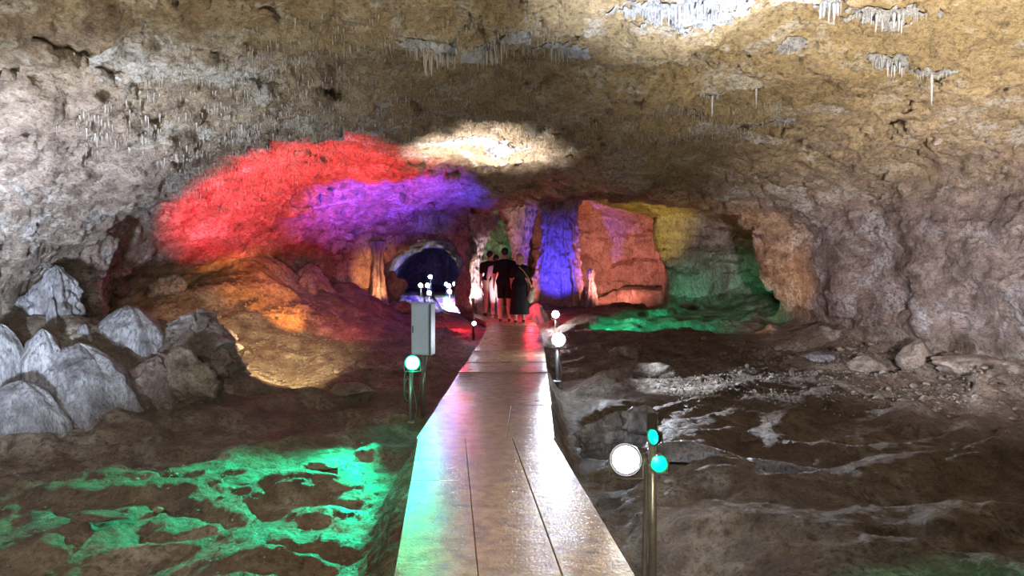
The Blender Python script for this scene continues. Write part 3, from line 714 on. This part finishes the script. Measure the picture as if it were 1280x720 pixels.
def post_lamp(x, y, z, aim, r, col, st, label, post=True, postmat=None, extra=None, off=(0, .05), thick=.022, grp=None, name='floodlight', seg=10):
    zb = fh(x, y) - .02
    root = empty(name, (x, y, zb), 0, label, 'lamp', grp)
    hz = z - zb
    px2, py2 = off
    if post:
        MB().tube([(px2, py2, -.1), (px2, py2, hz - r * 1.3)], thick, seg).build('post', postmat or M_GAL, root, smooth=True)
        MB().box((px2, py2, .012), (.12, .12, .02), bev=.004).build('base_plate', postmat or M_GAL, root)
        pts = [(px2 + .06 * math.sin(t * 5) * (1 - t) + .03, py2 + .03, t * (hz - r * 1.2)) for t in np.linspace(0, 1, 12)] + [(0, .06, hz - r * .4)]
        MB().tube(pts, .008, 6).build('cable', M_CAB, root, smooth=True)
    head(root, (0, 0, hz), aim, r, col, st)
    return root, zb
# near right: white flood plus two green heads on a galvanised post
zb = fh(.90, 4.72) - .02
root = empty('lamp_post', (.90, 4.72, zb), 0, 'galvanised post with a white floodlight and two green heads beside the footpath', 'lamp')
hz = .28 - zb
MB().tube([(0, 0, -.12), (0, 0, hz + .05)], .026, 14).build('post', M_GAL, root, smooth=True)
MB().tube([(-.045, .02, -.12), (-.05, .02, .25), (-.035, .02, hz - .2), (-.06, .0, hz - .12)], .017, 10).build('conduit', M_CAB, root, smooth=True)
MB().box((0, 0, .015), (.15, .15, .02), bev=.004).build('base_plate', M_GAL, root)
MB().box((0, .02, hz + .10), (.06, .05, .12), bev=.006).build('junction_box', M_BLK, root)
MB().tube([(0, 0, hz - .14), (-.08, -.02, hz - .17), (-.17, -.03, hz - .22)], .010, 8).build('bracket', M_GAL, root, smooth=True)
head(root, (-.175, -.03, .155 - zb), (-.15, 1.2, .9), .092, (1, 1, 1), 9)
head(root, (.0, -.05, .305 - zb), (-1.2, 3.4, .30), .045, (.0, 1, .42), 9)
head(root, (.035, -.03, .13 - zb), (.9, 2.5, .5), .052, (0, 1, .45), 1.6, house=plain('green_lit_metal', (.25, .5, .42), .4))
for k in range(5):
    a = 2 * math.pi * k / 5 + .3
    MB().box((.035 + .06 * math.cos(a), -.035, .13 - zb + .06 * math.sin(a)), (.02, .02, .02), Matrix.Rotation(-a, 3, 'Y')).build('clamp_screw', M_GAL, root)
lamp('POINT', (1.02, 5.6, .12), COOL, 10, radius=.05)  # fill added behind the post to brighten the rim rock
lamp('SPOT', (.98, 4.5, .10), GREEN, 60, (3.1, 3.7, -.6), 62, .9, .03)
# mid right lamps
post_lamp(.735, 11.6, .21, (.2, 4, .6), .10, (.80, .90, 1), 80, 'bluish-white floodlight on a short post at the right path edge', off=(-.02, .06), thick=.03)
lamp('SPOT', (.76, 11.45, .24), COOL, 520, (2.9, 7.2, -.5), 52, .9, .05)
lamp('POINT', (.74, 11.42, .34), COOL, 7, radius=.05)
lamp('SPOT', (.66, 11.3, .30), COOL, 42, (.25, 4.6, 0), 13, .9, .06)
lamp('SPOT', (.80, 11.5, .34), COOL, 420, (5.4, 10.9, -.5), 60, .9, .05)
post_lamp(1.03, 17.4, .21, (.3, 6, .9), .085, (1, .98, .96), 70, 'small white floodlight farther back at the right path edge, near the red cone')
lamp('POINT', (.95, 17.2, .30), WHITE, 8, radius=.05)
post_lamp(1.42, 20.6, .02, (.6, 12, .6), .04, (.9, .9, 1), 20, 'tiny white lamp behind the small floodlight at the right path edge', thick=.012)
# green lamp on the left, with a coil of cable and a thin post
root, zb = post_lamp(-1.21, 8.95, .20, (-.6, 2, .6), .085, (.05, 1, .55), 25, 'green floodlight on a thin post left of the footpath', off=(-.03, .05), thick=.02)
MB().tube([(.05 * math.cos(t) - .06, .06, .35 + .05 * t / 3 + .16 * math.sin(t)) for t in np.linspace(0, 12, 50)], .007, 6).build('cable_coil', M_CAB, root, smooth=True)
lamp('SPOT', (-1.3, 8.7, .62), GREEN, 720, (-3.0, 4.3, -.75), 62, .6, .03)
lamp('SPOT', (-1.15, 8.7, .24), GREEN, 36, (-.60, 4.5, 0), 18, .9, .05)
lamp('POINT', (-1.19, 8.78, .02), GREEN, .7, radius=.04)
# grey control box on a post
root = empty('control_box', (-1.15, 9.55, fh(-1.15, 9.55)), 0, 'grey metal control box on a post above the green floodlight', 'box')
zb = root.location.z; cb = Matrix.Rotation(R(-14), 3, 'Z')
M_BOX = plain('grey_enamel', (.58, .66, .78), .4, 0, var=.08); M_BOXD = plain('dark_enamel', (.14, .17, .19), .4, .1, var=.1)
body = MB().box((0, 0, .56 - zb), (.27, .16, .66), cb, .008).build('body', M_BOX, root)
MB().box(cb @ Vector((-.012, -.088, 0)) + Vector((0, 0, .56 - zb)), (.225, .016, .62), cb, .004).build('door', M_BOX, root)
MB().box(cb @ Vector((.125, -.089, 0)) + Vector((0, 0, .56 - zb)), (.03, .015, .66), cb, .003).build('hinge_strip', M_BOXD, root)
MB().box(cb @ Vector((-.105, -.1, 0)) + Vector((0, 0, .56 - zb)), (.012, .014, .09), cb, .003).build('handle', M_BLK, root)
MB().box(cb @ Vector((0, -.005, .337)) + Vector((0, 0, .56 - zb)), (.29, .19, .014), cb, .003).build('rain_cap', M_BOX, root)
MB().tube([(0, 0, -.1), (0, 0, .24 - zb)], .025, 12).build('post', M_GAL, root, smooth=True)
MB().tube([(.05, -.02, .24 - zb), (.03, -.06, .05 - zb), (-.02, -.06, -.1 - zb), (-.06, -.1, .0 + .05)], .011, 8).build('cable', M_CAB, root, smooth=True)
h = MB().tube([(.02, 0, .90 - zb), (.02, 0, .95 - zb), (.05, -.02, .98 - zb)], .014, 8).build('cable_gland', M_GAL, root, smooth=True)
# dark red post with small lamp
root = empty('lamp_post', (-.83, 15.8, fh(-.83, 15.8)), 0, 'thin dark red post with a small white lamp left of the people', 'lamp'); zb = root.location.z
MB().tube([(0, 0, -.1), (0, 0, .66 - zb)], .02, 10).build('post', M_RUST, root, smooth=True)
MB().tube([(0, 0, .42 - zb), (-.09, 0, .42 - zb), (-.09, 0, .36 - zb)], .012, 8).build('bracket', M_RUST, root, smooth=True)
MB().box((.05, 0, .53 - zb), (.07, .05, .05), bev=.005).build('switch', M_RUST, root)
head(root, (.02, -.05, .13 - zb), (-.6, 11, .3), .045, (.8, .85, 1), 14)
lamp('SPOT', (-.78, 15.9, .2), WHITE, 120, (-.44, 18.9, .75), 13, .5, .03)  # narrow beam added for the figure in white, away from the lens
# far tunnel lamps
for (x_, y_, z_, c_, st_, e_, lab) in (
        (-3.15, 25.5, .62, BLUE, 0, 0, None),
        (-3.35, 27.0, .62, (.75, .9, 1), 60, 40, 'white tunnel lamp, leftmost beyond the control box'),
        (-3.55, 32.0, .85, (.6, .85, 1), 60, 30, 'bluish tunnel lamp, upper one of the stacked pair'),
        (-3.50, 30.5, .52, (.6, .8, 1), 80, 40, 'bluish tunnel lamp, lower one of the stacked pair'),
        (-2.95, 26.2, .38, (.8, .9, 1), 60, 30, 'white tunnel lamp low above the control box'),
        (-2.95, 33.0, .50, (.2, .8, .9), 25, 10, 'dim cyan tunnel lamp in the middle of the tunnel'),
        (-2.25, 26.5, .42, (1, .95, .9), 90, 60, 'bright white tunnel lamp right of the path steps, larger one'),
        (-2.62, 30.5, .50, (1, .45, .7), 50, 30, 'pink tunnel lamp above the bright white one'),
        (-2.25, 29.0, .62, (1, .15, .2), 50, 60, 'red tunnel lamp nearest the pink pillar')):
    if lab is None: continue
    post_lamp(x_, y_, z_, (x_ * .3, 5, 1), .075 if y_ < 29 else .085, c_, st_, lab, thick=.014, seg=6)
    lamp('POINT', (x_ + .1, y_ - .2, z_ + .05), c_, e_ * .22, radius=.05)
lamp('POINT', (-3.0, 29, 1.0), BLUE, 160, radius=.1)
lamp('SPOT', (-1.6, 23.6, .3), BLUE, 50, (-1.2, 22.2, .2), 90, .8)
print('objects', round(time.time() - T0, 1))

# ------------------------------------------------------------------ people
def sdf_mesh(name, prims, mat, parent, h=.012, k=.02, cut=None, pad=.05):
    """prims: (p0, r0, p1, r1, depth squash[, blend]) in body space"""
    P = np.array([q for p in prims for q in (p[0], p[2])], np.float32); rm = max(max(p[1], p[3]) for p in prims) + pad
    lo = P.min(0) - rm; hi = P.max(0) + rm
    ax = [np.arange(lo[e], hi[e] + h, h, dtype=np.float32) for e in range(3)]
    Fv = np.full(tuple(len(a) for a in ax), .2, np.float32)
    for p in prims:
        p0, r0, p1, r1, sq = p[:5]; kk_ = p[5] if len(p) > 5 else k
        p0 = np.array(p0, np.float32); p1 = np.array(p1, np.float32); rr = max(r0, r1) + .09
        s_ = tuple(slice(max(0, int((min(p0[e], p1[e]) - rr - lo[e]) / h)), int((max(p0[e], p1[e]) + rr - lo[e]) / h) + 2) for e in range(3))
        gx_, gy_, gz_ = np.meshgrid(ax[0][s_[0]], ax[1][s_[1]], ax[2][s_[2]], indexing='ij')
        sc_ = 1 / sq; a = np.array([p0[0], p0[1] * sc_, p0[2]]); b = np.array([p1[0], p1[1] * sc_, p1[2]]); ab = b - a
        qx, qy, qz = gx_ - a[0], gy_ * sc_ - a[1], gz_ - a[2]
        t = np.clip((qx * ab[0] + qy * ab[1] + qz * ab[2]) / max(float(ab @ ab), 1e-9), 0, 1)
        d = np.sqrt((qx - t * ab[0]) ** 2 + (qy - t * ab[1]) ** 2 + (qz - t * ab[2]) ** 2) - (r0 + (r1 - r0) * t)
        Fv[s_] = smin(Fv[s_], d * min(1, sq * 1.1), kk_)
    if cut is not None:
        G = np.meshgrid(*ax, indexing='ij'); Fv = smax(Fv, cut(*G), .006)
    Vv, Qq = surface_nets(Fv, *ax)
    for _ in range(1):   # light smoothing
        acc = np.zeros_like(Vv); cn = np.zeros(len(Vv)); 
        for e in range(4):
            a, b = Qq[:, e], Qq[:, (e + 1) % 4]
            for q in range(3): acc[:, q] += np.bincount(a, Vv[b, q], len(Vv))
            cn += np.bincount(a, minlength=len(Vv))
        Vv = .5 * Vv + .5 * acc / cn[:, None]
    return mesh_np(name, Vv, Qq, mat, parent=parent)
def person(x, y, H, rz, label, arms, legs, wide=1.0, fem=False, outfit=(), skin=None, hair='short', hairmat=None, turn=0, shoe=None):
    s = H / 1.75
    root = empty('person', (x, y, .0), rz, label, 'person'); root.scale = (s, s, s)
    sh = .185 * wide if not fem else .165 * wide; hip = .088
    bp = []
    c_ = lambda *a: bp.append(a)
    # trunk
    c_((-.07, 0, .97), .125 * wide, (.07, 0, .97), .125 * wide, .8, .05)
    c_((0, 0, 1.0), .125 * wide, (0, .01, 1.15), .120 * wide, .78, .05)
    c_((-.06, 0, 1.30), .115 * wide, (.06, 0, 1.30), .115 * wide, .72, .06)
    c_((0, 0, 1.45), .05, (-sh + .01, 0, 1.395), .048, .9, .05); c_((0, 0, 1.45), .05, (sh - .01, 0, 1.395), .048, .9, .05)
    c_((0, .0, 1.40), .062, (0, .012, 1.54), .052, 1, .03)
    # head with face
    tz = Matrix.Rotation(turn, 3, 'Z')
    hd = lambda a, b, c: tuple(tz @ Vector((a, b, c)) + Vector((0, .015, 0)))
    c_(hd(0, -.02, 1.655), .082, hd(0, .02, 1.66), .078, 1.08, .02); c_(hd(0, .035, 1.60), .055, hd(0, .05, 1.575), .042, 1, .03)
    c_(hd(0, .095, 1.645), .010, hd(0, .118, 1.615), .015, 1, .012); c_(hd(-.03, .085, 1.672), .012, hd(.03, .085, 1.672), .012, 1, .012)
    c_(hd(-.02, .092, 1.583), .008, hd(.02, .092, 1.583), .008, 1, .008)
    for q in (-1, 1): c_(hd(q * .080, .0, 1.655), .014, hd(q * .084, -.006, 1.625), .011, 1, .008)
    # legs
    for q, (kx, ky, kz, ax_, ay, az) in zip((-1, 1), legs):
        c_((q * hip, 0, .93), .092, (kx, ky, kz), .055, 1, .03); c_((kx, ky, kz), .055, (kx, ky - .02, kz - .16), .055, 1, .03)
        c_((kx, ky - .02, kz - .16), .056, (ax_, ay, az), .035, 1, .03)
        c_((ax_, ay - .02, az - .045), .035, (ax_ + q * .01, ay + .15, az - .06), .030, 1, .02)
    # arms and hands with five fingers
    for q, (ex, ey, ez, wx, wy, wz) in zip((-1, 1), arms):
        c_((q * sh, 0, 1.395), .048, (ex, ey, ez), .038, 1, .03); c_((ex, ey, ez), .038, (wx, wy, wz), .026, 1, .02)
        d = (Vector((wx, wy, wz)) - Vector((ex, ey, ez))).normalized(); f = Vector((0, 1, 0)); f = (f - d * f.dot(d)).normalized(); w_ = Vector((wx, wy, wz))
        a = w_ + d * .03; b = w_ + d * .085
        c_(tuple(a - f * .012), .022, tuple(b - f * .022), .019, 1, .01); c_(tuple(a + f * .012), .022, tuple(b + f * .022), .019, 1, .01)
        side = d.cross(f) * (q)
        for m_, L in zip((-.036, -.012, .012, .036), (.058, .074, .080, .070)):
            k0 = b + f * m_; k1 = k0 + d * L * .55 + f * m_ * .12; k2 = k1 + d * L * .45 - side * .02
            c_(tuple(k0), .0095, tuple(k1), .009, 1, .002); c_(tuple(k1), .009, tuple(k2), .0075, 1, .002)
        t0 = w_ + d * .04 + f * .03; t1 = t0 + d * .035 + f * .03; t2 = t1 + d * .03 + f * .004
        c_(tuple(t0), .013, tuple(t1), .011, 1, .008); c_(tuple(t1), .011, tuple(t2), .009, 1, .003)
    body = sdf_mesh('body', bp, skin, root, .010)
    for q in (-1, 1):
        e = MB(); n_ = 8; vs = []; fs = []
        for i in range(5):
            for k in range(n_):
                th = math.pi * (i + .5) / 5; ph = 2 * math.pi * k / n_; vs.append(Vector((math.sin(th) * math.cos(ph), math.sin(th) * math.sin(ph), math.cos(th))) * .011 + Vector(hd(q * .03, .082, 1.655)))
        fs = [(i * n_ + k, (i + 1) * n_ + k, (i + 1) * n_ + (k + 1) % n_, i * n_ + (k + 1) % n_) for i in range(4) for k in range(n_)]
        e.add(vs, fs).build('eye', M_EYE, body, smooth=True)
    hp = [(hd(0, -.03, 1.675), .088, hd(0, .012, 1.69), .085, 1.05)]
    if hair == 'short': hp += [(hd(0, -.06, 1.62), .055, hd(0, -.05, 1.66), .07, 1)]; hcut = lambda X, Y, Z: np.maximum(1.575 - Z, (Y - .04) + (1.70 - Z) * .9)
    else:
        hp += [(hd(0, -.05, 1.66), .085, hd(0, -.06, 1.50), .072, .85), (hd(-.05, -.03, 1.62), .055, hd(-.065, -.03, 1.46), .04, 1), (hd(.05, -.03, 1.62), .055, hd(.065, -.03, 1.46), .04, 1)]
        hcut = lambda X, Y, Z: (Y - .03) + (1.70 - Z) * .5
    if abs(turn) > .01:
        ct, st = math.cos(turn), math.sin(turn); h0 = hcut; hcut = lambda X, Y, Z: h0(X, -X * st + Y * ct, Z)
    sdf_mesh('hair', hp, hairmat, root, .012, cut=hcut)
    tor = [((-.06, 0, 1.31), .128 * wide, (.06, 0, 1.31), .128 * wide, .75, .06), ((0, 0, 1.02), .138 * wide, (0, .01, 1.2), .130 * wide, .8, .06),
           ((-.065, 0, .96), .135 * wide, (.065, 0, .96), .135 * wide, .8, .05), ((0, 0, 1.45), .06, (-sh + .01, 0, 1.395), .060, .95, .05), ((0, 0, 1.45), .06, (sh - .01, 0, 1.395), .060, .95, .05)]
    for item, mt, o_ in outfit:
        pr = []; cut = None
        if item == 'shirt':
            pr = list(tor)
            for q, (ex, ey, ez, wx, wy, wz) in zip((-1, 1), arms):
                f = o_.get('sleeve', .8); pr.append(((q * sh, 0, 1.392), .060, (q * sh + (ex - q * sh) * f, ey * f, 1.39 + (ez - 1.39) * f), .056, 1, .03))
            hm = o_.get('hem', .86)
            cut = lambda X, Y, Z: np.maximum(hm + .01 * np.sin(X * 40) - Z, Z - 1.50)
        if item in ('shorts', 'trousers'):
            pr = [tor[2]]; e_ = o_.get('end', .45)
            for q, (kx, ky, kz, ax_, ay, az) in zip((-1, 1), legs):
                pr.append(((q * hip, 0, .93), .108, (kx, ky, kz), .078, 1, .02))
                if item == 'trousers': pr.append(((kx, ky, kz), .075, (ax_, ay - .01, az), .055, 1, .02))
            cut = lambda X, Y, Z: np.maximum(e_ - Z, Z - 1.03)
        if item == 'skirt':
            e_ = o_.get('end', .2); pr = [((-.06, 0, .96), .14, (.06, 0, .96), .14, .8, .05), ((-.05, 0, .9), .15, (-.07, 0, .2), .185, .8, .05), ((.05, 0, .9), .15, (.07, 0, .2), .185, .8, .05)]
            cut = lambda X, Y, Z: np.maximum(e_ - Z, Z - 1.04)
        o = sdf_mesh(item, pr, mt, root, .013, cut=cut)
        if 'label' in o_: o['label'] = o_['label']
    for q, (kx, ky, kz, ax_, ay, az) in zip((-1, 1), legs):
        sdf_mesh('shoe', [((ax_, ay - .035, az - .045), .042, (ax_ + q * .012, ay + .155, az - .058), .036, 1, .02)], shoe or M_BLK, root, .012, cut=lambda X, Y, Z: np.maximum(az - .088 - Z, Z - (az - .015)))
    return root
M_SKIN = plain('skin', (.52, .33, .24), .5, var=.1); M_EYE = plain('eye_dark', (.05, .04, .04), .2)
M_BLT = plain('black_cotton', (.012, .012, .015), .85, var=.3, spec=.2); M_BLT2 = plain('black_dress_cloth', (.010, .011, .014), .8, var=.3, spec=.2)
M_WHT = plain('white_cotton', (.82, .80, .78), .8, var=.08); M_HAIRD = plain('dark_hair', (.012, .010, .009), .5, var=.4); M_HAIRB = plain('light_brown_hair', (.55, .38, .24), .5, var=.4)
M_BEIGE = plain('beige_cotton', (.45, .36, .28), .8)
hang = lambda o=.0: [(-.235 - o, .0, 1.13, -.25 - o, .05, .89), (.235 + o, -.01, 1.13, .25 + o, .04, .89)]
stand = [(-.095, .03, .50, -.10, -.03, .09), (.095, .05, .50, .105, .06, .09)]
step = [(-.09, .07, .50, -.095, .14, .09), (.09, .02, .50, .10, -.10, .095)]
person(-.175, 17.85, 1.78, R(0), 'man in black t-shirt and black shorts, middle of the walking group', hang(.01), stand, 1.12, outfit=(('shirt', M_BLT, {'hem': .84}), ('shorts', M_BLT, {'end': .56})), skin=M_SKIN, hairmat=M_HAIRD)
w_ = person(.18, 17.55, 1.64, R(4), 'woman with light hair in a long black dress with a bag on her hip', [(-.21, .03, 1.15, -.20, .14, .96), (.22, .0, 1.14, .22, .06, .92)], stand, 1.02, True,
       outfit=(('shirt', M_BLT2, {'hem': .95, 'sleeve': .9}), ('skirt', M_BLT2, {'end': .22})), skin=M_SKIN, hair='long', hairmat=M_HAIRB)
person(-.60, 19.9, 1.74, R(10), 'man in black t-shirt with bare legs, leftmost of the walking group', hang(.0), step, 1.1, outfit=(('shirt', M_BLT, {'hem': .84}), ('shorts', M_BEIGE, {'end': .60})), skin=M_SKIN, hairmat=M_HAIRD, turn=R(-20))
person(-.41, 18.9, 1.62, R(-3), 'person in white top and white trousers half hidden between two men in black', hang(-.015), step, .95, True,
       outfit=(('shirt', M_WHT, {'hem': .84, 'sleeve': .9}), ('trousers', M_WHT, {'end': .10})), skin=M_SKIN, hairmat=M_HAIRD, shoe=M_WHT)
# shoulder bag of the woman: own thing with strap
M_BAG = plain('patterned_bag_cloth', (.42, .36, .28), .7, var=.75)
bag = empty('shoulder_bag', (.46, 17.5, .50), R(4), 'patterned shoulder bag on a tan strap at the woman\'s right hip', 'bag')
sdf_mesh('pouch', [((-.03, 0, .06), .085, (.02, 0, .30), .06, .6, .03)], M_BAG, bag, .012)
MB().tube([(-.30, -.115, .83), (-.20, -.14, .74), (-.08, -.13, .56), (.0, -.05, .34)], .012, 8).build('strap', plain('tan_leather', (.55, .38, .22), .5), bag, smooth=True)
MB().box((0, -.05, .22), (.10, .012, .10), bev=.004).build('flap', M_BAG, bag)
print('done', round(time.time() - T0, 1))
